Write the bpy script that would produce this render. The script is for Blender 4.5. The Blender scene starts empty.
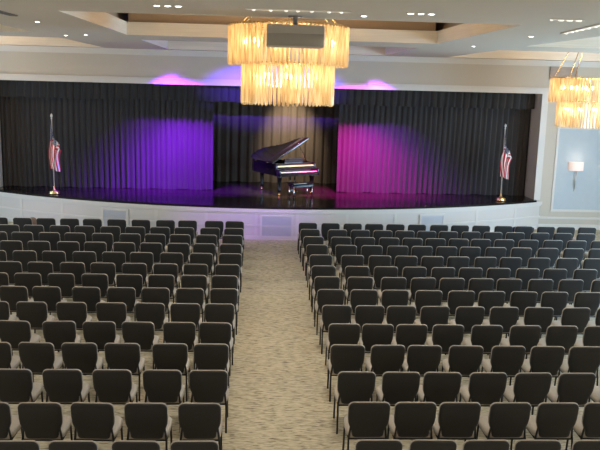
import bpy, bmesh, math, random
from mathutils import Vector, Matrix
random.seed(7)
C = bpy.context.scene.collection
SC = bpy.context.scene
PI = math.pi

# ------------------------------------------------------------------ camera, world, light, exposure
CAM_H = 4.431
F_PX, PITCH, YAW, ROLL = 758.7, 0.1846, 0.0534, 0.0261
cy_, sy_, cp_, sp_ = math.cos(YAW), math.sin(YAW), math.cos(PITCH), math.sin(PITCH)
Fw = Vector((sy_*cp_, cy_*cp_, -sp_)); R0 = Vector((cy_, -sy_, 0)); U0 = R0.cross(Fw)
Rr = math.cos(ROLL)*R0 + math.sin(ROLL)*U0
Ur = -math.sin(ROLL)*R0 + math.cos(ROLL)*U0
cam_data = bpy.data.cameras.new('camera'); cam = bpy.data.objects.new('camera', cam_data); C.objects.link(cam)
cam_data.sensor_width = 36; cam_data.lens = F_PX*36/600; cam_data.clip_start = .05; cam_data.clip_end = 200
cam.matrix_world = Matrix(((Rr.x, Ur.x, -Fw.x, 0), (Rr.y, Ur.y, -Fw.y, 0), (Rr.z, Ur.z, -Fw.z, CAM_H), (0, 0, 0, 1)))
SC.camera = cam
SC.view_settings.view_transform = 'Standard'; SC.view_settings.look = 'None'
SC.view_settings.gamma = 1; SC.view_settings.use_curve_mapping = False
SC.view_settings.exposure = 0.55

w = bpy.data.worlds.new('world'); SC.world = w; w.use_nodes = True
w.node_tree.nodes['Background'].inputs[0].default_value = (.55, .7, 1, 1)
w.node_tree.nodes['Background'].inputs[1].default_value = .3

WARM = (1, .84, .64); NEUT = (1, .91, .78); DAY = (.45, .72, 1)
E_DOWN, E_CHAND, E_DAY_R, E_DAY_L, E_BACK_FILL, E_WALL_FILL = 125, 11, 900, 230, 200, 85
E_VIOLET, E_MAGENTA, E_BACKSPOT, E_WASH, E_PIANO = 4700, 3700, 1100, 9000, 1900

def light(name, kind, loc, energy, color, target=None, size=.1, angle=None, blend=.5, sx=1, sy=1, parent=None):
    d = bpy.data.lights.new(name, kind); d.energy = energy; d.color = color
    o = bpy.data.objects.new(name, d); C.objects.link(o); o.location = loc
    if kind == 'AREA': d.shape = 'RECTANGLE'; d.size = sx; d.size_y = sy
    else: d.shadow_soft_size = size
    if kind == 'SPOT': d.spot_size = angle; d.spot_blend = blend
    if target is not None:
        o.rotation_euler = (Vector(target) - Vector(loc)).to_track_quat('-Z', 'Y').to_euler()
    if parent: o.parent = parent
    return o

# daylight through the side windows (frames are built with the walls)
light('daylight_fill', 'AREA', (13.2, 14.5, 2.4), E_DAY_R, DAY, (0, 17.5, 1.8), sx=8, sy=2.6)
light('daylight_fill', 'AREA', (-12.2, 18.0, 2.4), E_DAY_L, DAY, (0, 18.0, 1.8), sx=7, sy=2.6)

# added fill lights: a broad area at the back, points along the side walls
light('daylight_fill', 'AREA', (.45, -4.8, 3.0), E_BACK_FILL, (1, .95, .86), (.45, 10, 2.6), sx=16, sy=3)  # added fill from behind the view, no window there
for y_ in (-1, 4, 9): 
    for x_ in (-12.2, 13.1): light('wall_fill', 'POINT', (x_, y_, 2.3), E_WALL_FILL, (1, .82, .62), size=.12)  # unseen fill points added to brighten the ceiling

# ------------------------------------------------------------------ helpers
def nodes(m): return m.node_tree.nodes, m.node_tree.links
def mat(name, col, rough=.6, metal=0, spec=.5, noise=None, bump=None, coat=0, sheen=0, emit=None, es=0):
    """noise = (second colour, scale xyz, contrast) mixes two colours; bump = (scale xyz, strength)"""
    m = bpy.data.materials.new(name); m.use_nodes = True; n, l = nodes(m); b = n['Principled BSDF']
    b.inputs['Base Color'].default_value = (*col, 1); b.inputs['Roughness'].default_value = rough
    b.inputs['Metallic'].default_value = metal; b.inputs['Specular IOR Level'].default_value = spec
    b.inputs['Coat Weight'].default_value = coat; b.inputs['Sheen Weight'].default_value = sheen
    if emit: b.inputs['Emission Color'].default_value = (*emit, 1); b.inputs['Emission Strength'].default_value = es; m.cycles.emission_sampling = 'NONE'
    def nz(sc, det=3):
        t = n.new('ShaderNodeTexCoord'); mp = n.new('ShaderNodeMapping'); x = n.new('ShaderNodeTexNoise')
        l.new(t.outputs['Object'], mp.inputs[0]); l.new(mp.outputs[0], x.inputs['Vector'])
        mp.inputs['Scale'].default_value = sc; x.inputs['Scale'].default_value = 1; x.inputs['Detail'].default_value = det
        return x.outputs[0]
    if noise:
        c2, sc, k = noise
        r = n.new('ShaderNodeValToRGB'); l.new(nz(sc), r.inputs[0]); l.new(r.outputs[0], b.inputs['Base Color'])
        r.color_ramp.elements[0].position = .5-k; r.color_ramp.elements[1].position = .5+k
        r.color_ramp.elements[0].color = (*col, 1); r.color_ramp.elements[1].color = (*c2, 1)
    if bump:
        sc, st = bump
        p = n.new('ShaderNodeBump'); p.inputs['Strength'].default_value = st; p.inputs['Distance'].default_value = .01
        l.new(nz(sc), p.inputs['Height']); l.new(p.outputs[0], b.inputs['Normal'])
    return m

class MB:
    def __init__(s): s.bm = bmesh.new(); s.uv = None
    def face(s, vs, mi=0, smooth=False):
        try: f = s.bm.faces.new(vs)
        except ValueError: return None
        f.material_index = mi; f.smooth = smooth; return f
    def box(s, a, b, mi=0, side=None, M=None):
        x0, y0, z0 = a; x1, y1, z1 = b
        co = [(x0,y0,z0),(x1,y0,z0),(x1,y1,z0),(x0,y1,z0),(x0,y0,z1),(x1,y0,z1),(x1,y1,z1),(x0,y1,z1)]
        v = [s.bm.verts.new(M @ Vector(c) if M else c) for c in co]
        for k, q in enumerate(((3,2,1,0),(4,5,6,7),(0,1,5,4),(1,2,6,5),(2,3,7,6),(3,0,4,7))):
            s.face([v[i] for i in q], mi if (side is None or k < 2) else side)
        return v
    def rbox(s, a, b, r, mi=0, M=None, seg=2):
        """box with rounded edges"""
        t = bmesh.new(); c = [(a[i]+b[i])/2 for i in range(3)]; d = [b[i]-a[i] for i in range(3)]
        bmesh.ops.create_cube(t, size=1, matrix=Matrix.Translation(c) @ Matrix.Diagonal((*d, 1)))
        bmesh.ops.bevel(t, geom=t.edges[:], offset=r, segments=seg, affect='EDGES', profile=.5)
        for f in t.faces: f.material_index = mi; f.smooth = True
        s.add(t, M)
    def add(s, t, M=None):
        mp = {v: s.bm.verts.new(M @ v.co if M else v.co) for v in t.verts}
        for f in t.faces: s.face([mp[v] for v in f.verts], f.material_index, f.smooth)
        t.free()
    def tube(s, pts, rad, seg=8, mi=0, cap=True):
        pts = [Vector(p) for p in pts]; rad = rad if isinstance(rad, (list, tuple)) else [rad]*len(pts)
        rings = []; up = None
        for i, p in enumerate(pts):
            d = (pts[min(i+1, len(pts)-1)] - pts[max(i-1, 0)]).normalized()
            if up is None: up = d.orthogonal().normalized()
            else: up = (up - d*up.dot(d)).normalized()
            q = d.cross(up)
            rings.append([s.bm.verts.new(p + rad[i]*(math.cos(2*PI*k/seg)*up + math.sin(2*PI*k/seg)*q)) for k in range(seg)])
        for a, b in zip(rings, rings[1:]):
            for k in range(seg): s.face([a[k], a[(k+1)%seg], b[(k+1)%seg], b[k]], mi, True)
        if cap: s.face(rings[0][::-1], mi); s.face(rings[-1], mi)
    def lathe(s, prof, c=(0,0,0), seg=24, mi=0):
        rings = [[s.bm.verts.new((c[0]+r*math.cos(2*PI*k/seg), c[1]+r*math.sin(2*PI*k/seg), c[2]+z)) for k in range(seg)] for r, z in prof]
        for a, b in zip(rings, rings[1:]):
            for k in range(seg): s.face([a[k], a[(k+1)%seg], b[(k+1)%seg], b[k]], mi, True)
        s.face(rings[0][::-1], mi); s.face(rings[-1], mi)
    def prism(s, poly, z0, z1, mi=0, side=None, M=None):
        f = lambda p, z: s.bm.verts.new(M @ Vector((p[0], p[1], z)) if M else (p[0], p[1], z))
        a = [f(p, z0) for p in poly]; b = [f(p, z1) for p in poly]; n = len(poly)
        s.face(a[::-1], mi); s.face(b, mi)
        for k in range(n): s.face([a[k], a[(k+1)%n], b[(k+1)%n], b[k]], mi if side is None else side)
    def grid(s, nu, nv, fn, mi=0, uv=False):
        V = [[s.bm.verts.new(fn(i/nu, j/nv)) for j in range(nv+1)] for i in range(nu+1)]
        if uv and s.uv is None: s.uv = s.bm.loops.layers.uv.new('UVMap')
        for i in range(nu):
            for j in range(nv):
                f = s.face([V[i][j], V[i+1][j], V[i+1][j+1], V[i][j+1]], mi, True)
                if uv and f:
                    for lp, (a, b) in zip(f.loops, ((i,j),(i+1,j),(i+1,j+1),(i,j+1))): lp[s.uv].uv = (a/nu, b/nv)
    def build(s, name, mats, parent=None, solid=None, fix=True):
        if fix: bmesh.ops.recalc_face_normals(s.bm, faces=s.bm.faces[:])
        me = bpy.data.meshes.new(name); s.bm.to_mesh(me); s.bm.free()
        for m in (mats if isinstance(mats, (list, tuple)) else [mats]): me.materials.append(m)
        o = bpy.data.objects.new(name, me); C.objects.link(o)
        if parent: o.parent = parent
        if solid:
            md = o.modifiers.new('thick', 'SOLIDIFY'); md.thickness = solid; md.offset = 0; md.use_rim = False
        return o

def tag(o, label, cat, group=None):
    o['label'] = label; o['category'] = cat
    if group: o['group'] = group
    return o
def thing(name, label, cat, loc=(0,0,0), rz=0, group=None):
    o = bpy.data.objects.new(name, None); C.objects.link(o); o.location = loc; o.rotation_euler = (0, 0, rz)
    o.empty_display_size = .2
    return tag(o, label, cat, group)
def struct(o): o['kind'] = 'structure'; return o
def dup(root, loc, rz, label, group=None):
    r = root.copy(); C.objects.link(r); r.location = loc; r.rotation_euler = (0, 0, rz); r['label'] = label
    if group: r['group'] = group
    for ch in list(root.children):
        c = ch.copy(); C.objects.link(c); c.parent = r
        for g in list(ch.children):
            d = g.copy(); C.objects.link(d); d.parent = c
    return r

# ------------------------------------------------------------------ materials
M = {}
M['wall'] = mat('wall paint', (.57, .525, .445), .75, bump=((40, 40, 40), .05))
M['white'] = mat('white trim paint', (.68, .655, .61), .5)
M['reveal'] = mat('tan reveal paint', (.62, .54, .46), .7)
M['panel'] = mat('blue grey panel paint', (.46, .53, .57), .7, noise=((.49, .56, .60), (6, 6, 6), .3))
M['stageface'] = mat('cream panel paint', (.64, .61, .57), .55)
M['ceil'] = mat('ceiling paint', (.62, .555, .46), .8)
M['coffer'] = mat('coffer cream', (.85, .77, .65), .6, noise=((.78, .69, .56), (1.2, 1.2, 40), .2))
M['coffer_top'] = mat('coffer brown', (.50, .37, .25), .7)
M['black'] = mat('black backstage', (.012, .012, .012), .9)
M['stagefloor'] = mat('black stage floor', (.012, .010, .009), .2, spec=.22, noise=((.02, .016, .014), (3, .6, 1), .2), bump=((2, 12, 1), .04))
M['curtain'] = mat('charcoal velour', (.030, .027, .026), .9, sheen=.15, noise=((.042, .038, .037), (14, 14, .6), .25))
M['valance'] = mat('charcoal valance velour', (.030, .028, .027), .9, sheen=.15)
M['backdrop'] = mat('taupe drape', (.095, .076, .058), .9, noise=((.07, .056, .044), (12, 12, .4), .3))
M['shell'] = mat('charcoal chair back fabric', (.018, .0175, .017), .75, spec=.3, sheen=.2, noise=((.019, .0185, .018), (60, 60, 60), .2), bump=((300, 300, 300), .1))
M['cushion'] = mat('taupe chair fabric', (.42, .38, .32), .85, sheen=.2, noise=((.33, .295, .245), (90, 90, 90), .25))
M['blackmetal'] = mat('black metal', (.012, .012, .013), .4, metal=.3)
M['piano'] = mat('black lacquer', (.008, .007, .008), .12, coat=.6)
M['ivory'] = mat('ivory keys', (.85, .80, .70), .3)
M['brass'] = mat('brass', (.80, .58, .25), .25, metal=1)
M['gold'] = mat('gold iron plate', (.75, .55, .24), .35, metal=1)
M['steel'] = mat('brushed steel', (.6, .6, .6), .3, metal=1)
M['chrome'] = mat('chrome', (.8, .8, .8), .12, metal=1)
M['grille'] = mat('blue grey grille', (.56, .565, .60), .5)
M['brown'] = mat('brown panel', (.36, .28, .23), .7, noise=((.45, .36, .29), (9, 9, 9), .3))
M['pole'] = mat('pale flag pole', (.75, .72, .66), .35, metal=.5)
M['projector'] = mat('grey projector casing', (.40, .38, .34), .5)
M['projector_dark'] = mat('dark grey projector casing', (.28, .265, .24), .5)
M['bulb'] = mat('lit bulb', (1, .9, .7), .3, emit=(1, .84, .55), es=22)
M['lamp'] = mat('lit downlight', (1, 1, 1), .3, emit=(1, .93, .8), es=6)
M['slotlamp'] = mat('lit slot', (1, 1, 1), .3, emit=(1, .88, .65), es=.3)
M['slotbulb'] = mat('small slot lamp', (1, 1, 1), .3, emit=(1, .93, .8), es=.6)
M['shade'] = mat('lit lamp shade', (.85, .74, .68), .7, emit=(1, .70, .58), es=.2)
M['navy'] = mat('navy cloth', (.02, .025, .10), .85, noise=((.03, .035, .13), (30, 30, 30), .2))
M['bag'] = mat('brown cloth', (.20, .13, .10), .85, noise=((.27, .19, .16), (14, 14, 14), .3))
M['bagdark'] = mat('black cloth', (.02, .02, .02), .8)
M['darkslot'] = mat('dark slot', (.16, .14, .12), .6)

def crystal_mat():
    m = bpy.data.materials.new('amber glass strands'); m.use_nodes = True; n, l = nodes(m)
    n.remove(n['Principled BSDF']); out = n['Material Output']
    tr = n.new('ShaderNodeBsdfTranslucent'); tr.inputs[0].default_value = (.95, .82, .57, 1)
    di = n.new('ShaderNodeBsdfDiffuse'); di.inputs[0].default_value = (.8, .70, .52, 1)
    gl = n.new('ShaderNodeBsdfGlossy'); gl.inputs[0].default_value = (1, .9, .7, 1); gl.inputs['Roughness'].default_value = .15
    a = n.new('ShaderNodeMixShader'); a.inputs[0].default_value = .25; l.new(tr.outputs[0], a.inputs[1]); l.new(di.outputs[0], a.inputs[2])
    b = n.new('ShaderNodeMixShader'); b.inputs[0].default_value = .12; l.new(a.outputs[0], b.inputs[1]); l.new(gl.outputs[0], b.inputs[2])
    t = n.new('ShaderNodeTexCoord'); mp = n.new('ShaderNodeMapping'); mp.inputs['Scale'].default_value = (20, 20, 3); l.new(t.outputs['Object'], mp.inputs[0])
    x = n.new('ShaderNodeTexNoise'); x.inputs['Scale'].default_value = 1; x.inputs['Detail'].default_value = 1; l.new(mp.outputs[0], x.inputs['Vector'])
    for sh, c1, c2 in ((tr, (.72, .56, .33, 1), (1, .90, .68, 1)), (di, (.6, .49, .33, 1), (.85, .76, .58, 1))):
        rp = n.new('ShaderNodeValToRGB'); rp.color_ramp.elements[0].position = .36; rp.color_ramp.elements[1].position = .62
        rp.color_ramp.elements[0].color = c1; rp.color_ramp.elements[1].color = c2
        l.new(x.outputs[0], rp.inputs[0]); l.new(rp.outputs[0], sh.inputs[0])
    l.new(b.outputs[0], out.inputs[0]); return m
M['crystal'] = crystal_mat()

def carpet_mat():
    m = bpy.data.materials.new('streaked carpet'); m.use_nodes = True; n, l = nodes(m); b = n['Principled BSDF']
    b.inputs['Roughness'].default_value = .95; b.inputs['Specular IOR Level'].default_value = .1
    t = n.new('ShaderNodeTexCoord')
    def nz(sc, det, dist=0):
        mp = n.new('ShaderNodeMapping'); mp.inputs['Scale'].default_value = sc; l.new(t.outputs['Object'], mp.inputs[0])
        x = n.new('ShaderNodeTexNoise'); x.inputs['Scale'].default_value = 1; x.inputs['Detail'].default_value = det; x.inputs['Distortion'].default_value = dist
        l.new(mp.outputs[0], x.inputs['Vector']); return x.outputs[0]
    r = n.new('ShaderNodeValToRGB'); l.new(nz((8.0, 34, 1), 2, .8), r.inputs[0])
    e = r.color_ramp.elements; e[0].position = .30; e[0].color = (.20, .178, .128, 1); e[1].position = .62; e[1].color = (.60, .555, .425, 1)
    k = e.new(.45); k.color = (.46, .42, .31, 1)
    r2 = n.new('ShaderNodeValToRGB'); l.new(nz((.5, .5, 1), 3), r2.inputs[0])
    r2.color_ramp.elements[0].color = (.78, .78, .80, 1); r2.color_ramp.elements[1].color = (1.1, 1.1, 1.08, 1)
    mx = n.new('ShaderNodeMix'); mx.data_type = 'RGBA'; mx.blend_type = 'MULTIPLY'; mx.inputs[0].default_value = 1
    l.new(r.outputs[0], mx.inputs[6]); l.new(r2.outputs[0], mx.inputs[7]); l.new(mx.outputs[2], b.inputs['Base Color'])
    bp = n.new('ShaderNodeBump'); bp.inputs['Strength'].default_value = .35; bp.inputs['Distance'].default_value = .01
    l.new(nz((60, 90, 1), 2), bp.inputs['Height']); l.new(bp.outputs[0], b.inputs['Normal'])
    return m
M['carpet'] = carpet_mat()

def flag_mat():
    m = bpy.data.materials.new('striped flag cloth'); m.use_nodes = True; n, l = nodes(m); b = n['Principled BSDF']
    b.inputs['Roughness'].default_value = .75; b.inputs['Sheen Weight'].default_value = .2
    u = n.new('ShaderNodeUVMap'); s = n.new('ShaderNodeSeparateXYZ'); l.new(u.outputs[0], s.inputs[0])
    def mth(op, a, c=None):
        x = n.new('ShaderNodeMath'); x.operation = op
        for k, q in enumerate((a, c)):
            if q is None: continue
            if isinstance(q, (int, float)): x.inputs[k].default_value = q
            else: l.new(q, x.inputs[k])
        return x.outputs[0]
    U, V = s.outputs[0], s.outputs[1]
    stripe = mth('MODULO', mth('FLOOR', mth('MULTIPLY', V, 13)), 2)
    def mix(f, c1, c2):
        x = n.new('ShaderNodeMix'); x.data_type = 'RGBA'; l.new(f, x.inputs[0])
        for k, q in ((6, c1), (7, c2)):
            if isinstance(q, tuple): x.inputs[k].default_value = (*q, 1)
            else: l.new(q, x.inputs[k])
        return x.outputs[2]
    st = mix(stripe, (.55, .02, .05), (.9, .86, .84))
    su = mth('SUBTRACT', mth('MODULO', mth('MULTIPLY', U, 27.5), 1), .5); sv = mth('SUBTRACT', mth('MODULO', mth('MULTIPLY', V, 16.7), 1), .5)
    d = mth('ADD', mth('MULTIPLY', su, su), mth('MULTIPLY', sv, sv))
    ca = mix(mth('LESS_THAN', d, .06), (.018, .02, .075), (.8, .8, .85))
    isc = mth('MULTIPLY', mth('LESS_THAN', U, .4), mth('LESS_THAN', V, 7/13))
    l.new(mix(isc, st, ca), b.inputs['Base Color']); return m
M['flag'] = flag_mat()

# ------------------------------------------------------------------ setting: room shell
CX = .45                       # room centre line
XL, XR, YB, YF, CZ = -12.5, 13.4, -5.0, 23.7, 5.32
b = MB(); b.box((XL, YB, -.1), (XR, YF+1, 0)); struct(b.build('floor', M['carpet']))
OL, OR, OT = -8.25, 8.75, 4.30  # stage opening
b = MB()
for a, c in (((XL, YF, 0), (OL, YF+.9, 6.1)), ((OR, YF, 0), (XR, YF+.9, 6.1)), ((OL, YF, OT), (OR, YF+.9, 6.1))): b.box(a, c)
for f in b.bm.faces:           # tan paint inside the opening
    c = f.calc_center_median()
    if abs(c.y-(YF+.45)) < .01 and (abs(c.x-OL) < .01 or abs(c.x-OR) < .01): f.material_index = 1
struct(b.build('wall_front', [M['wall'], M['reveal']]))
WL = dict(right=(10.5, 18.5, 1.1, 3.7), left=(14.5, 21.5, 1.1, 3.7))
for side, x0, x1 in (('left', XL-.15, XL), ('right', XR, XR+.15)):
    y0, y1, z0, z1 = WL[side]
    b = MB()
    b.box((x0, YB, 0), (x1, y0, 6.1)); b.box((x0, y1, 0), (x1, YF, 6.1)); b.box((x0, y0, 0), (x1, y1, z0)); b.box((x0, y0, z1), (x1, y1, 6.1))
    struct(b.build('wall_'+side, M['wall']))
    b = MB(); xm = (x0+x1)/2
    for k in range(5):
        y = y0+(y1-y0)*k/4; b.box((xm-.06, y-.05, z0), (xm+.06, y+.05, z1))
    for z in (z0, (z0+z1)/2, z1): b.box((xm-.05, y0, z-.04), (xm+.05, y1, z+.04))
    struct(b.build('window_1' if side == 'left' else 'window_2', M['white']))
b = MB(); b.box((XL-.15, YB-.15, 0), (XR+.15, YB, 6.1)); struct(b.build('wall_back', M['wall']))

# coffered ceiling: beams round nine sunk bays
XS = [(XL, -11.1), (-4.65, -2.8), (3.65, 5.55), (12.0, XR)]
YS = [(YB, -3.6), (1.75, 3.65), (7.7, 10.88), (16.2, 18.1), (23.1, YF)]
CT = 5.92
b = MB()
def beam(x0, x1, y0, y1, ix, iy):
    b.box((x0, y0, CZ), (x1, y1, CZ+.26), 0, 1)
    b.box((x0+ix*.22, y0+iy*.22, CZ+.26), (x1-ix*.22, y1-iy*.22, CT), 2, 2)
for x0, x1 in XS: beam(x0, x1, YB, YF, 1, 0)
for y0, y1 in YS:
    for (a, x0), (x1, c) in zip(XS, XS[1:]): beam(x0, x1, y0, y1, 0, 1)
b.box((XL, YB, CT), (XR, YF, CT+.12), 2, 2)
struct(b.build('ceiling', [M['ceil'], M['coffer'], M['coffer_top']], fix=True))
b = MB(); b.box((XL, YF-.07, CZ-.10), (XR, YF, CZ)); b.box((XL, YF-.035, CZ-.17), (XR, YF, CZ-.10))
struct(b.build('trim_1', M['white']))                                            # cornice
b = MB()                                                                         # casing round the opening
b.box((OL-.2, YF-.04, OT), (OR+.2, YF, OT+.17)); b.box((OR, YF-.04, .95), (OR+.2, YF, OT)); b.box((OL-.2, YF-.04, .95), (OL, YF, OT))
b.box((OL-.2, YF-.06, OT+.15), (OR+.2, YF, OT+.19))
struct(b.build('trim_2', M['white']))
def framed_panel(name, x0, x1, z0, z1):
    b = MB(); t = .07
    b.box((x0, YF-.03, z0), (x1, YF, z0+t)); b.box((x0, YF-.03, z1-t), (x1, YF, z1)); b.box((x0, YF-.03, z0+t), (x0+t, YF, z1-t)); b.box((x1-t, YF-.03, z0+t), (x1, YF, z1-t))
    b.box((x0+t, YF-.008, z0+t), (x1-t, YF, z1-t), 1)
    struct(b.build(name, [M['white'], M['panel']]))
framed_panel('trim_3', 9.33, 12.6, .58, 3.30); framed_panel('trim_4', -11.7, -8.75, .58, 3.30)
b = MB()
for x0, x1 in ((XL, OL-.2), (OR+.2, XR)): b.box((x0, YF-.03, 0), (x1, YF, .16)); b.box((x0, YF-.025, .34), (x1, YF, .40))
struct(b.build('baseboard_front', M['white']))

# stage: bowed front
SH, LIPX, LIPY, LR = .955, .47, 21.33, 16.43
def arc(x, off=0):             # y of the stage front at x, off = metres outward
    return LIPY + LR - math.sqrt((LR+off)**2 - (x-LIPX)**2)
ARC = [OL-.05 + (OR-OL+.1)*k/64 for k in range(65)]
def arc_strip(b, x0, x1, z0, z1, off, mi=0, n=64, back=.05):
    P = [x0+(x1-x0)*k/n for k in range(n+1)]
    fr = [(x, arc(x, off)) for x in P]; bk = [(x, arc(x, off)+back+off) for x in P]
    V = [[b.bm.verts.new((x, y, z)) for x, y in L] for L, z in ((fr, z0), (fr, z1), (bk, z1), (bk, z0))]
    for k in range(n):
        for i in range(4): b.face([V[i][k], V[i][k+1], V[(i+1)%4][k+1], V[(i+1)%4][k]], mi, i != 1 and False)
    b.face([V[i][0] for i in range(4)], mi); b.face([V[i][n] for i in range(4)], mi)
b = MB()
poly = [(x, arc(x, .05)) for x in ARC] + [(OR+.05, YF+.05), (OR-.02, YF+.05), (OR-.02, 24.6), (11, 24.6), (11, 27.6), (-10.5, 27.6), (-10.5, 24.6), (OL+.02, 24.6), (OL+.02, YF+.05), (OL-.05, YF+.05)]
b.prism(poly, SH-.06, SH); struct(b.build('floor_stage', M['stagefloor']))
b = MB(); arc_strip(b, OL-.3, OR+.3, 0, SH-.06, 0, back=.3); struct(b.build('wall_stage', M['stageface']))
b = MB(); arc_strip(b, OL-.3, OR+.3, SH-.16, SH-.06, .045); arc_strip(b, OL-.3, OR+.3, SH-.20, SH-.16, .02)
struct(b.build('trim_5', M['white']))
b = MB(); arc_strip(b, OL-.3, OR+.3, .38, .43, .018); struct(b.build('trim_6', M['white']))
b = MB(); arc_strip(b, OL-.3, OR+.3, 0, .10, .02); struct(b.build('baseboard_stage', M['white']))
b = MB()
for x in (-7.3, -5.9, -3.0, -1.55, -.12, 1.06, 2.5, 3.95, 6.6, 8.0): arc_strip(b, x-.04, x+.04, .10, SH-.2, .012, n=2)
struct(b.build('trim_7', M['white']))
# dark stage house behind the curtains
b = MB(); b.box((-10.6, 27.5, 0), (11.1, 27.6, 7)); b.box((-10.6, 24.6, 0), (-10.5, 27.6, 7)); b.box((11, 24.6, 0), (11.1, 27.6, 7)); b.box((-10.6, 24.6, 6.9), (11.1, 27.6, 7))
struct(b.build('wall_backstage', M['black']))

b = MB(); b.box((-.42, 15.93, 0), (1.06, 15.95, .003)); struct(b.build('trim_8', M['white']))      # seam strip across the aisle

# ------------------------------------------------------------------ air return grilles in the stage front
def vent(x, wd, z0, z1, label):
    y = arc(x); ang = math.asin((x-LIPX)/LR)
    t = thing('air_vent', label, 'vent', (x, y, z0), ang, 'air vents in the stage front')
    h = z1-z0; b = MB(); f = .06
    for a, c in (((-wd/2, -.03, 0), (wd/2, -.0, f)), ((-wd/2, -.03, h-f), (wd/2, 0, h)), ((-wd/2, -.03, f), (-wd/2+f, 0, h-f)), ((wd/2-f, -.03, f), (wd/2, 0, h-f))): b.box(a, c)
    b.build('frame', M['white'], t)
    b = MB(); b.box((-wd/2+f, -.012, f), (wd/2-f, -.002, h-f))
    n = 22
    for k in range(n): z = f+.01+(h-2*f-.02)*k/n; b.box((-wd/2+f, -.024, z), (wd/2-f, -.012, z+.012))
    b.build('grille', M['grille'], t)
vent(.47, .96, .05, .88-.14, 'largest of three air vents, in the stage front facing the aisle')
vent(-4.22, .84, .05, .72, 'air vent in the stage front below the left curtain and flag')
vent(5.1, .84, .05, .72, 'air vent in the stage front below the right curtain and flag')

# ------------------------------------------------------------------ curtains
def pleats(x, seed, wl):
    return math.sin(2*PI*x/wl + 1.3*math.sin(x*1.7+seed)) + .45*math.sin(2*PI*x/(wl*.53)+seed) + .25*math.sin(2*PI*x/(wl*2.7)+2*seed)
def drape(name, x0, x1, y, z0, z1, seed, m, label, amp=.04, wl=.17, cat='curtain', hang=None, nv=6):
    b = MB(); n = int((x1-x0)/.03)
    def fn(u, v):
        x = x0+(x1-x0)*u; z = z0+(z1-z0)*v
        k = 1 - .35*v if hang is None else hang(v)
        zz = z + (.012*math.sin(x*7+seed) if v == 0 else 0)
        return (x, y + amp*k*pleats(x + .02*math.sin(3*v+seed), seed, wl), zz)
    b.grid(n, nv, fn); o = b.build(name, m, solid=.012)
    return tag(o, label, cat)
drape('stage_curtain', -8.2, -1.55, 24.55, SH+.005, 4.6, .4, M['curtain'], 'dark pleated stage curtain on the left, its inner part under violet light')
drape('stage_curtain', 2.47, 8.7, 24.55, SH+.005, 4.6, 2.1, M['curtain'], 'dark pleated stage curtain on the right, its inner part under magenta light')
drape('backdrop_curtain', -4.5, 5.4, 26.7, SH+.005, 5.4, 1.2, M['backdrop'], 'taupe backdrop curtain behind the grand piano', amp=.045, wl=.30)
drape('valance', OL+.03, OR-.03, 24.2, 3.80, 4.75, 3.3, M['valance'], 'short dark gathered valance across the top of the stage opening', amp=.03, wl=.22, cat='valance')

# ------------------------------------------------------------------ stage lights, up in the coffer in front of the opening
def par(x, tx, col, e):
    o = light('stage_beam', 'SPOT', (x, 22.75, 5.45), e, col, (tx, 24.5, .55), .07, math.radians(42), .95); o.scale = (2.0, 1, 1)
par(-2.1, -2.1, (.27, .006, 1), E_VIOLET); par(-2.5, -3.3, (.24, .006, 1), E_VIOLET*.6); par(-2.6, -4.6, (.26, .02, 1), E_VIOLET*.4)
par(2.7, 2.75, (1, .01, .52), E_MAGENTA); par(3.2, 3.7, (.75, .02, .8), E_MAGENTA*.5); par(3.4, 5.1, (.36, .05, 1), E_MAGENTA*.4)
light('stage_spill', 'POINT', (-.9, 21.2, 5.6), 4, (.4, .2, 1), size=.1); light('stage_spill', 'POINT', (1.8, 21.2, 5.6), 4, (.5, .3, 1), size=.1)
o = light('violet_wash', 'SPOT', (.45, 17.3, 5.28), E_WASH, (.13, .04, 1), (.35, 23.7, 4.32), .1, math.radians(15), .9); o.scale = (2.9, 1, 1)
o = light('violet_wash', 'SPOT', (-.2, 17.3, 5.28), E_WASH*.10, (.36, .10, 1), (-.3, 21.3, .95), .1, math.radians(20), 1); o.scale = (2.4, 1, 1)
light('backdrop_spot', 'SPOT', (.9, 24.9, 5.2), E_BACKSPOT, (1, .80, .55), (1.0, 26.6, 2.7), .1, math.radians(46), 1)
light('piano_spot', 'SPOT', (.4, 22.7, 5.6), E_PIANO, (1, .82, .66), (.6, 24.2, 1.6), .1, math.radians(40), .8)

# ------------------------------------------------------------------ wall sconce, brown panel
t = thing('wall_sconce', 'lit wall sconce with white half drum shade on the blue grey wall panel', 'wall lamp', (10.03, YF-.01, 1.29))
b = MB(); b.rbox((-.05, -.03, .28), (.05, 0, .52), .01); b.build('back_plate', M['steel'], t)
b = MB(); b.tube([(0, -.05, 0), (0, -.055, .3), (0, -.09, .62)], [.012, .022, .016]); b.tube([(0, -.01, .4), (0, -.055, .38)], .014); b.lathe([(.01, 0), (.022, .02), (.01, .05)], (0, -.05, -.03)); b.build('stem', M['steel'], t)
b = MB()
pl = [(.25*math.cos(PI+PI*k/20), -.17*math.sin(PI*k/20)) for k in range(21)]
b.prism([(-.25, 0)]+pl[1:-1]+[(.25, 0)], .63, .90); b.build('lamp_shade', M['shade'], t)
light('sconce_glow', 'POINT', (10.03, YF-.3, 2.35), 1.5, (1, .75, .6), size=.08)
b = MB(); b.box((8.93, YF-.045, 4.74), (9.80, YF-.005, 5.14)); o = b.build('wall_panel', M['brown'])
tag(o, 'brown square panel high on the wall behind the right chandelier', 'wall panel')

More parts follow.
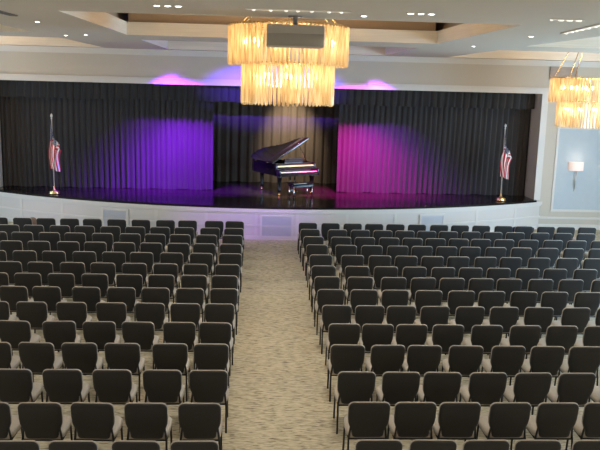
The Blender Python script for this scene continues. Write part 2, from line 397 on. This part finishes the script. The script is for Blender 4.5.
# ------------------------------------------------------------------ chandeliers
def crystal_tier(r, z0, z1, n, rad):
    b = MB()
    for k in range(n):
        a = 2*PI*k/n; ca, sa = math.cos(a), math.sin(a); rr = rad*random.uniform(.75, 1.1); zb = z0+random.uniform(0, .02)
        x, y = r*ca, r*sa; seg = 6
        rg = [[b.bm.verts.new((x+q*rr*math.cos(a+2*PI*i/seg), y+q*rr*math.sin(a+2*PI*i/seg), z)) for i in range(seg)] for z, q in ((zb, .3), (zb+.03, 1), (z1, 1))]
        for p, q in zip(rg, rg[1:]):
            for i in range(seg): b.face([p[i], p[(i+1)%seg], q[(i+1)%seg], q[i]])
        b.face(rg[0][::-1]); b.face(rg[2])
    return b
def ring_band(b, r, z0, z1, th=.02, n=72, mi=0):
    P = [[(q*math.cos(2*PI*k/n), q*math.sin(2*PI*k/n), z) for k in range(n)] for q, z in ((r, z0), (r, z1), (r-th, z1), (r-th, z0))]
    V = [[b.bm.verts.new(p) for p in R] for R in P]
    for i in range(4):
        for k in range(n): b.face([V[i][k], V[i][(k+1)%n], V[(i+1)%4][(k+1)%n], V[(i+1)%4][k]], mi, False)
def chandelier(x, y, zb, label):
    t = thing('chandelier', label, 'chandelier', (x, y, zb), random.uniform(0, .1), 'two-tier crystal chandeliers')
    H1, H2, R1, R2 = .66, 1.35, .79, 1.02
    crystal_tier(R2, H1+.01, H2, 84, .029).build('upper_crystal_tier', M['crystal'], t)
    crystal_tier(R1, 0, H1+.06, 66, .029).build('lower_crystal_tier', M['crystal'], t)
    b = MB(); ring_band(b, R2+.02, H2-.02, H2+.015, .06); ring_band(b, R1+.02, H1+.05, H1+.08, .06)
    for k in range(4): a = PI*k/4; b.tube([(R2*math.cos(a), R2*math.sin(a), H2), (-R2*math.cos(a), -R2*math.sin(a), H2)], .012, 6)
    b.tube([(0, 0, H1), (0, 0, H2)], .03)
    for k in range(4): a = PI*k/4; b.tube([(R1*math.cos(a), R1*math.sin(a), H1+.06), (-R1*math.cos(a), -R1*math.sin(a), H1+.06)], .012, 6)
    b.build('frame', M['brass'], t)
    top = CT - zb
    for k in range(6):
        a = 2*PI*k/6+.5; b = MB(); b.tube([(R2*.92*math.cos(a), R2*.92*math.sin(a), H2), (.42*math.cos(a), .42*math.sin(a), top-.03)], .011, 6)
        b.build('hanging_rod', M['brass'], t)
    b = MB(); b.lathe([(.48, -.05), (.5, -.03), (.5, 0), (.45, .0)], (0, 0, top)); b.build('canopy', M['brass'], t)
    for r, z, n in ((R2-.22, H1+.42, 12), (R1-.16, H1-.16, 10)):
        for k in range(n):
            a = 2*PI*(k+.3)/n; b = MB()
            b.lathe([(.006, -.04), (.022, -.03), (.034, 0), (.022, .035), (.006, .05)], (r*math.cos(a), r*math.sin(a), z), 10)
            b.build('bulb', M['bulb'], t)
    for z, e in ((H1+.40, 1), (H1-.25, .8)):
        for k in range(3):
            a = 2*PI*k/3+.4; light('chandelier_light', 'POINT', (x+.35*math.cos(a), y+.35*math.sin(a), zb+z), E_CHAND*e, WARM, size=.12)
    light('chandelier_light', 'POINT', (x, y, zb+H2+.08), E_CHAND*2.5, WARM, size=.15)
    return t
chandelier(.44, 13.5, 4.04, 'large two-tier amber crystal chandelier in front of the stage centre')
chandelier(8.90, 20.6, 3.42, 'crystal chandelier hanging by the right front wall above the sconce')
chandelier(-8.06, 20.6, 3.42, 'crystal chandelier at the far left edge, barely in view')

# ------------------------------------------------------------------ projector box hung in front of the chandelier
t = thing('projector', 'grey box-shaped projector hung from the ceiling in front of the large chandelier', 'projector', (.43, 10.6, CZ))
b = MB(); b.rbox((-.385, -.28, -.41), (.385, .28, -.13), .02); b.build('casing', M['projector'], t)
b = MB(); b.rbox((-.375, -.287, -.40), (.375, -.27, -.245), .006); b.build('back_panel', M['projector_dark'], t)
b = MB(); b.tube([(0, 0, -.14), (0, 0, 0)], .03); b.lathe([(.09, -.02), (.1, 0)], (0, 0, 0)); b.build('mount', M['projector_dark'], t)

# ------------------------------------------------------------------ ceiling lights
def downlight(x, y, label, heads=1, lit=True, e=1.0):
    t = thing('recessed_downlight', label, 'ceiling light', (x, y, CZ), 0, 'recessed downlights in the ceiling beams')
    for k in range(heads):
        dx = (k-(heads-1)/2)*.13
        b = MB(); ring_b = b; b.lathe([(.035, -.006), (.052, -.008), (.055, 0), (.035, 0)], (dx, 0, 0), 16); b.build('trim_ring', M['white'], t)
        b = MB(); b.lathe([(.001, -.012), (.034, -.010), (.034, -.002)], (dx, 0, 0), 16); b.build('lamp', M['lamp'], t)
    if e: light('downlight', 'SPOT', (x, y, CZ-.03), E_DOWN*e, NEUT, (x, y, 0), .12, math.radians(135), .8)
for x, y, h, lb in ((-1.17, 9.65, 3, 'three-lamp downlight in the near ceiling beam, by the left of the slot light'),
                    (1.95, 9.65, 3, 'three-lamp downlight in the near ceiling beam, right of the slot light'),
                    (1.66-.35, 10.2, 1, 'small single downlight beside the right three-lamp downlight'),
                    (-3.72, 13.1, 1, 'single downlight in the left long beam, near the large chandelier'),
                    (4.56, 13.1, 1, 'single downlight in the right long beam, near the large chandelier'),
                    (-3.72, 16.6, 1, 'single downlight in the left long beam, nearer the stage'),
                    (-4.25, 17.05, 1, 'single downlight where the left beams cross, outer one'),
                    (4.56, 16.7, 1, 'single downlight in the right long beam, nearer the stage')):
    downlight(x, y, lb, h)
# the same lamps in the bays behind and beside the view
for x, y in ((-8, 9.8), (8.8, 9.8), (-8, 17.1), (8.8, 17.1), (.45, 17.1), (-3.7, 6), (4.6, 6), (.45, 2.7), (-8, 2.7), (8.8, 2.7), (-3.7, -1), (4.6, -1)):
    light('downlight', 'SPOT', (x, y, CZ-.03), E_DOWN, NEUT, (x, y, 0), .12, math.radians(135), .8)
def slot(x, y, ln, rz, label, lit=True, dots=7):
    t = thing('slot_light', label, 'ceiling light', (x, y, CZ), rz, 'slot lights in the ceiling beams')
    b = MB()
    for s in (-1, 1): b.box((-ln/2, s*.05-.012, -.014), (ln/2, s*.05+.012, 0))
    for s in (-1, 1): b.box((s*ln/2-.012, -.038, -.014), (s*ln/2+.012, .038, 0))
    b.build('frame', M['white'] if lit else M['darkslot'], t)
    b = MB(); b.box((-ln/2+.012, -.038, -.008), (ln/2-.012, .038, -.001)); b.build('diffuser', M['slotlamp'] if lit else M['darkslot'], t)
    for k in range(dots if lit else 0):
        b = MB(); b.lathe([(.002, -.03), (.02, -.022), (.022, -.008)], ((k-(dots-1)/2)*ln/dots + random.uniform(-.03, .03), 0, 0), 10); b.build('lamp', M['slotbulb'], t)
slot(.43, 9.68, 1.28, 0, 'slot light with small lamps above the hanging projector')
slot(3.86, 9.8, .4, 0, 'short slot light where the right ceiling beams meet')
slot(4.66, 11.2, 1.9, PI/2-.1, 'long slot light running along the right ceiling beam')
slot(-3.72, 11.0, 1.8, PI/2, 'dark unlit slot along the left ceiling beam', False)

# ------------------------------------------------------------------ flags
def flag(x, y, label, flip):
    t = thing('flag_stand', label, 'flag', (x, y, SH), 0, 'flags on the stage')
    b = MB(); b.lathe([(.17, 0), (.175, .03), (.15, .06), (.16, .08), (.07, .11), (.035, .15), (.03, .22), (.02, .24)], seg=24); b.build('base', M['brass'], t)
    b = MB(); b.tube([(0, 0, .2), (-.01, 0, 1.3), (-.015, 0, 2.26)], .017, 10); b.build('pole', M['pole'], t)
    b = MB(); b.lathe([(.006, 0), (.03, .02), (.012, .05), (.04, .09), (.03, .13), (.008, .17)], (-.015, 0, 2.24), 12)
    b.build('finial', M['pole'], t)
    b = MB()
    def fn(u, v):                # u along the fly, v down the hoist; the cloth hangs in folds beside the pole
        k = min(1, 5*u)
        z = 2.20 - 1.42*u*(1-.36*v) - .88*v*(1-u)**2 - .62*v*u
        gx = -.015 + flip*k*(-.07 + .34*v*(1-.25*u) + .03*math.sin(7*u)) + .022*math.sin(11*v+4*u)*k
        gy = -.03 - .05*math.sin(15*v+3*u)*k - .03*k
        return (gx, gy, z)
    b.grid(44, 26, fn, uv=True); o = b.build('flag_cloth', M['flag'], t, solid=.004, fix=False)
    return t
flag(-6.22, 23.05, 'stars and stripes flag on a brass-based pole at the left end of stage', 1)
flag(7.56, 23.35, 'stars and stripes flag on a brass-based pole at the right end of stage', 1)

# ------------------------------------------------------------------ grand piano
PA, PX, PY = math.radians(30), 1.21, 23.6
PO = thing('grand_piano', 'black grand piano with raised lid at the centre of the stage', 'piano', (PX, PY, SH), PA)
OUT = [(-.74, .30), (-.74, 1.35), (-.72, 1.66), (-.65, 1.88), (-.52, 2.02), (-.36, 2.07), (-.20, 2.02), (-.07, 1.88), (.03, 1.68), (.12, 1.46), (.24, 1.24), (.40, 1.08), (.58, .96), (.70, .80), (.74, .60), (.74, .30)]
def inset(poly, d):
    n = len(poly); out = []
    for i in range(n):
        a, p, c = (Vector(poly[(i+j) % n]) for j in (-1, 0, 1))
        n1 = (p-a).normalized(); n2 = (c-p).normalized()
        q = Vector((-(n1+n2).y, (n1+n2).x)).normalized(); out.append(tuple(p - q*d/max(.4, q.dot(Vector((-n1.y, n1.x))))))
    return out
INN = inset(OUT, .045)
if abs(INN[0][0]) > .74: INN = inset(OUT, -.045)
b = MB(); n = len(OUT)
for z0, z1 in ((.63, 1.0),):
    V = [[b.bm.verts.new((*p, z)) for p in P] for P, z in ((OUT, z0), (OUT, z1), (INN, z1), (INN, z0))]
    for i in range(3):
        for k in range(n): b.face([V[i][k], V[i][(k+1) % n], V[i+1][(k+1) % n], V[i+1][k]])
    b.face(V[0][::-1])
b.build('case', M['piano'], PO)
b = MB(); b.prism(INN, .84, .865); b.build('iron_plate', M['gold'], PO)
b = MB(); b.box((-.74, 0, .62), (.74, .32, .70)); b.box((-.70, -.005, .66), (.70, .02, .735)); b.build('key_bed', M['piano'], PO)
for s in (-1, 1):
    b = MB(); x0 = -.74 if s < 0 else .68; b.rbox((x0, -.01, .62), (x0+.06, .34, .84), .015)
    b.rbox((x0, .2, .7), (x0+.06, .36, 1.0), .015); b.build('cheek', M['piano'], PO)
b = MB(); b.box((-.66, .02, .705), (.66, .19, .745)); kb = b.build('keyboard', M['ivory'], PO)
b = MB()
for k in range(52):
    if k % 7 in (0, 1, 3, 4, 5): x = -.66+1.32*(k+1)/52; b.box((x-.006, .08, .745), (x+.006, .19, .757))
b.build('black_keys', M['piano'], kb)
b = MB(); b.box((-.68, .20, .70), (.68, .23, .90)); b.build('fallboard', M['piano'], PO)
b = MB(); b.box((-.68, .23, .90), (.68, .30, .935)); b.build('rail', M['gold'], PO)
b = MB(); b.box((-.34, .36, .98), (.34, .38, 1.14), M=None); b.build('music_desk', M['piano'], PO)
ha = math.radians(29.5)
ML = Matrix.Translation((-.745, 0, 1.005)) @ Matrix.Rotation(-ha, 4, 'Y') @ Matrix.Translation((.745, 0, 0))
LID = [(x*1.015, y*1.01) for x, y in OUT]; LID[0] = (LID[0][0], .38); LID[-1] = (LID[-1][0], .38)
LID = [p for p in LID if p[1] >= .375]
b = MB(); b.prism(LID, 0, .028, M=ML); lid = b.build('lid', M['piano'], PO)
b = MB(); b.rbox((-.74, .38, .03), (.74, .72, .052), .008, M=ML); b.build('folded_lid_front', M['piano'], lid)
b = MB()
for y in (.75, 1.5): b.tube([(-.75, y-.05, 1.0), (-.75, y+.05, 1.0)], .012, 8)
b.build('hinge', M['brass'], lid)
pt = ML @ Vector((.50, .70, 0)); b = MB(); b.tube([(.69, .66, .98), tuple(pt)], .011, 8); b.build('lid_prop', M['piano'], PO)
for x, y in ((-.60, .22), (.60, .22), (-.36, 1.72)):
    b = MB(); b.lathe([(.035, .09), (.05, .13), (.045, .2), (.06, .45), (.075, .56), (.085, .58), (.085, .63)], (x, y, 0), 16); lg = b.build('leg', M['piano'], PO)
    b = MB(); b.lathe([(.03, 0), (.045, .02), (.045, .06), (.03, .07), (.04, .10)], (x, y, 0), 14); b.build('caster', M['brass'], lg)
b = MB()
for x in (-.09, .09): b.tube([(x, .42, .64), (x*.8, .42, .12)], .018, 8)
b.rbox((-.15, .36, .09), (.15, .48, .15), .01); ly = b.build('pedal_lyre', M['piano'], PO)
b = MB()
for x in (-.07, 0, .07): b.rbox((x-.016, .24, .085), (x+.016, .38, .10), .006)
b.build('pedals', M['brass'], ly)
Rm = Matrix.Rotation(PA, 3, 'Z')
p = Rm @ Vector((-.22, -.42, 0))
t = thing('piano_bench', 'black piano bench with bright metal legs in front of the keyboard', 'bench', (PX+p.x, PY+p.y, SH), PA)
b = MB(); b.rbox((-.38, -.17, .42), (.38, .17, .50), .025); b.build('seat', M['piano'], t)
b = MB(); b.box((-.35, -.15, .36), (.35, .15, .42)); b.build('apron', M['piano'], t)
for x in (-.33, .33):
    for y in (-.13, .13): b = MB(); b.tube([(x, y, 0), (x, y, .37)], [.016, .024], 8); b.build('leg', M['chrome'], t)

# ------------------------------------------------------------------ audience chairs
def outline(w0, w1, h, rt, rb, n=6):
    """back outline in (x, z): widest above the middle, drawn in at the bottom, rounded corners; z from 0 to h"""
    P = []
    hw = w1/2; lo = w0/2
    for k in range(n+1): a = PI/2*k/n; P.append((lo-rb+rb*math.sin(a), rb-rb*math.cos(a)))
    P += [(lo+(hw-lo)*.12, h*.20), (lo+(hw-lo)*.55, h*.32), (lo+(hw-lo)*.9, h*.44), (hw, h*.58)]
    for k in range(n+1): a = PI/2*k/n; P.append((hw-rt+rt*math.cos(a), h-rt+rt*math.sin(a)))
    return P + [(-x, z) for x, z in P[::-1]]
def pad(b, P, prof, Mx, crown=.0):
    """stack of scaled outlines; prof = [(depth, inset)]"""
    cxz = (0, sum(z for x, z in P)/len(P)); hh = max(z for x, z in P)/2; ww = max(x for x, z in P)
    rings = []
    for d, i in prof:
        kx, kz = 1-i/ww, 1-i/hh
        rings.append([b.bm.verts.new(Mx @ Vector((x*kx, d, hh+(z-hh)*kz))) for x, z in P])
    n = len(P)
    for p, q in zip(rings, rings[1:]):
        for k in range(n): b.face([p[k], p[(k+1) % n], q[(k+1) % n], q[k]], 0, True)
    b.face(rings[0][::-1], 0, True); b.face(rings[-1], 0, True)
ch = thing('audience_chair', 'x', 'chair')
BW, BH = .48, .47
MT = Matrix.Translation((0, -.185, .382)) @ Matrix.Rotation(math.radians(10.5), 4, 'X')
P = outline(.372, BW, BH, .065, .045)
b = MB(); pad(b, P, [(-.010, .05), (-.006, .02), (.0, .005), (.010, 0), (.024, 0)], MT); shell = b.build('backrest', M['shell'], ch)
b = MB(); pad(b, P, [(.018, .003), (.022, -.004), (.036, -.004), (.052, .012), (.060, .05)], MT); b.build('back_cushion', M['cushion'], shell)
b = MB()
SP = [(-.20, -.19), (.20, -.19), (.235, -.12), (.245, .06), (.235, .22), (.19, .27), (-.19, .27), (-.235, .22), (-.245, .06), (-.235, -.12)]
rg = [[b.bm.verts.new((x*k, (y-.04)*k+.04, z+.012*(y/.27))) for x, y in SP] for z, k in ((.385, .94), (.395, 1), (.435, 1.0), (.458, .95), (.466, .80))]
for p, q in zip(rg, rg[1:]):
    for k in range(10): b.face([p[k], p[(k+1) % 10], q[(k+1) % 10], q[k]], 0, True)
b.face(rg[0][::-1]); b.face(rg[-1], 0, True); b.build('seat', M['cushion'], ch)
for s in (-1, 1):
    b = MB(); b.tube([(s*.225, -.235, 0), (s*.222, -.19, .37), (s*.215, -.185, .42), (s*.20, -.205, .55)], .0125, 8); b.build('leg', M['blackmetal'], ch)
    b = MB(); b.tube([(s*.225, .235, 0), (s*.222, .20, .36), (s*.222, .17, .375)], .0125, 8); b.build('leg', M['blackmetal'], ch)
b = MB()
for s in (-1, 1): b.tube([(s*.222, -.19, .375), (s*.222, .20, .375)], .011, 6)
for y in (-.19, .19): b.tube([(-.222, y, .375), (.222, y, .375)], .011, 6)
b.build('seat_frame', M['blackmetal'], ch)

# seats across each row, as places along x at the row's distance, nearest the stage first
ROWS_L = [
    [-6.73, -6.1, -5.52, -4.92, -4.34, -3.71, -3.08, -2.46, -1.89, -1.2, -0.66],
    [-6.14, -5.54, -4.92, -4.31, -3.69, -3.08, -2.47, -1.87, -1.25, -0.65],
    [-6.14, -5.56, -4.93, -4.33, -3.7, -3.06, -2.46, -1.88, -1.26, -0.65],
    [-5.49, -4.89, -4.25, -3.66, -3.01, -2.42, -1.82, -1.24, -0.65],
    [-5.52, -4.91, -4.3, -3.67, -3.06, -2.48, -1.85, -1.23, -0.62],
    [-4.91, -4.31, -3.68, -3.09, -2.48, -1.86, -1.26, -0.64],
    [-4.89, -4.29, -3.68, -3.06, -2.42, -1.83, -1.22, -0.64],
    [-4.25, -3.69, -3.01, -2.4, -1.81, -1.21, -0.62],
    [-4.29, -3.67, -3.04, -2.4, -1.77, -1.2, -0.64],
    [-3.63, -2.99, -2.39, -1.8, -1.19, -0.64],
    [-3.63, -3.03, -2.46, -1.87, -1.22, -0.65],
    [-3.05, -2.44, -1.82, -1.2, -0.62],
    [-3.0, -2.43, -1.84, -1.25, -0.65],
    [-2.42, -1.84, -1.21, -0.63]]
ROWS_R = [
    [1.25, 1.84, 2.42, 3.0, 3.57, 4.13, 4.72, 5.28, 5.85, 6.46, 7.01, 7.6, 8.15, 8.73],
    [1.26, 1.93, 2.51, 3.09, 3.65, 4.2, 4.76, 5.33, 5.9, 6.48, 7.11, 7.71, 8.31],
    [1.28, 1.94, 2.51, 3.1, 3.67, 4.23, 4.79, 5.33, 5.9, 6.5, 7.1, 7.69, 8.29],
    [1.3, 1.97, 2.55, 3.14, 3.7, 4.27, 4.82, 5.41, 6.01, 6.63, 7.23, 7.83],
    [1.3, 1.99, 2.58, 3.15, 3.72, 4.27, 4.87, 5.43, 6.05, 6.67, 7.27],
    [1.28, 1.97, 2.55, 3.13, 3.71, 4.28, 4.86, 5.46, 6.03, 6.66],
    [1.28, 1.92, 2.56, 3.12, 3.68, 4.25, 4.8, 5.41, 6.0, 6.65],
    [1.27, 1.87, 2.43, 3.04, 3.63, 4.18, 4.78, 5.34, 5.95],
    [1.29, 1.84, 2.36, 2.92, 3.52, 4.1, 4.7, 5.32, 5.92],
    [1.31, 1.83, 2.35, 2.92, 3.52, 4.12, 4.7, 5.29],
    [1.26, 1.82, 2.35, 2.95, 3.55, 4.12, 4.68],
    [1.26, 1.83, 2.37, 2.96, 3.54, 4.12, 4.7],
    [1.29, 1.83, 2.35, 2.94, 3.51, 4.08],
    [1.26, 1.83, 2.38, 2.93, 3.54]]
ORD = ['first', 'second', 'third', 'fourth', 'fifth', 'sixth', 'seventh', 'eighth', 'ninth', 'tenth', 'eleventh', 'twelfth', 'thirteenth', 'fourteenth']
YS_L = [19.52, 18.55, 17.67, 16.68, 15.71, 14.73, 13.85, 12.93, 12.0, 11.01, 10.06, 9.08, 8.08, 7.16]
YS_R = [19.47, 18.58, 17.66, 16.74, 15.72, 14.73, 13.87, 12.97, 11.99, 11.01, 10.07, 9.06, 8.13, 7.19]
Y1, TOPOFF = 19.562, .257
used = False
for blk, rows, ydist in (('left', ROWS_L, YS_L), ('right', ROWS_R, YS_R)):
    for i, xs in enumerate(rows):
        order = sorted(xs, reverse=(blk == 'left'))
        for k, x in enumerate(order):
            rw = 'front row' if i == 0 else f'{ORD[i]} row from the stage'
            st = 'at the aisle end' if k == 0 else f'{ORD[k]} from the aisle'
            lb = f'charcoal padded chair {st}, in the {rw}, {blk} block'
            loc = (x, ydist[i]+TOPOFF, 0); rz = random.gauss(0, .02)
            if not used:
                used = True; ch.location = loc; ch.rotation_euler = (0, 0, rz); ch['label'] = lb; ch['group'] = 'chairs in rows facing the stage'
            else: dup(ch, loc, rz, lb, 'chairs in rows facing the stage')

# things left on two front-row chairs
b = MB()
def fn(u, v):
    a = 2*PI*u; e = PI*(v-.5); r = 1+.12*math.sin(3*a+1)*math.cos(e)
    return (.13*r*math.cos(a)*math.cos(e), .10*r*math.sin(a)*math.cos(e), .165+.165*math.sin(e)+.008*math.sin(5*a)*math.cos(e))
b.grid(24, 12, fn); bmesh.ops.remove_doubles(b.bm, verts=b.bm.verts[:], dist=.002)
o = b.build('bag', M['bag']); o.location = (-6.1+.14, Y1+TOPOFF+.06, .478)
tag(o, 'brown soft bag standing on a front-row chair near the left flag', 'bag')
b = MB()
def fn(u, v):
    x = -.262+.592*u; z = .50+.325*v - .05*abs(2*u-1)**3
    return (x, -.105-.185*(z-.40)+.012*math.sin(14*u)*(1-v) , z)
b.grid(24, 8, fn); o = b.build('jacket', M['navy'], solid=.02)
o.location = (sorted(ROWS_R[0])[10], Y1+TOPOFF+.02, 0)
tag(o, 'navy blue jacket hung over the front of a front-row chair back', 'jacket')
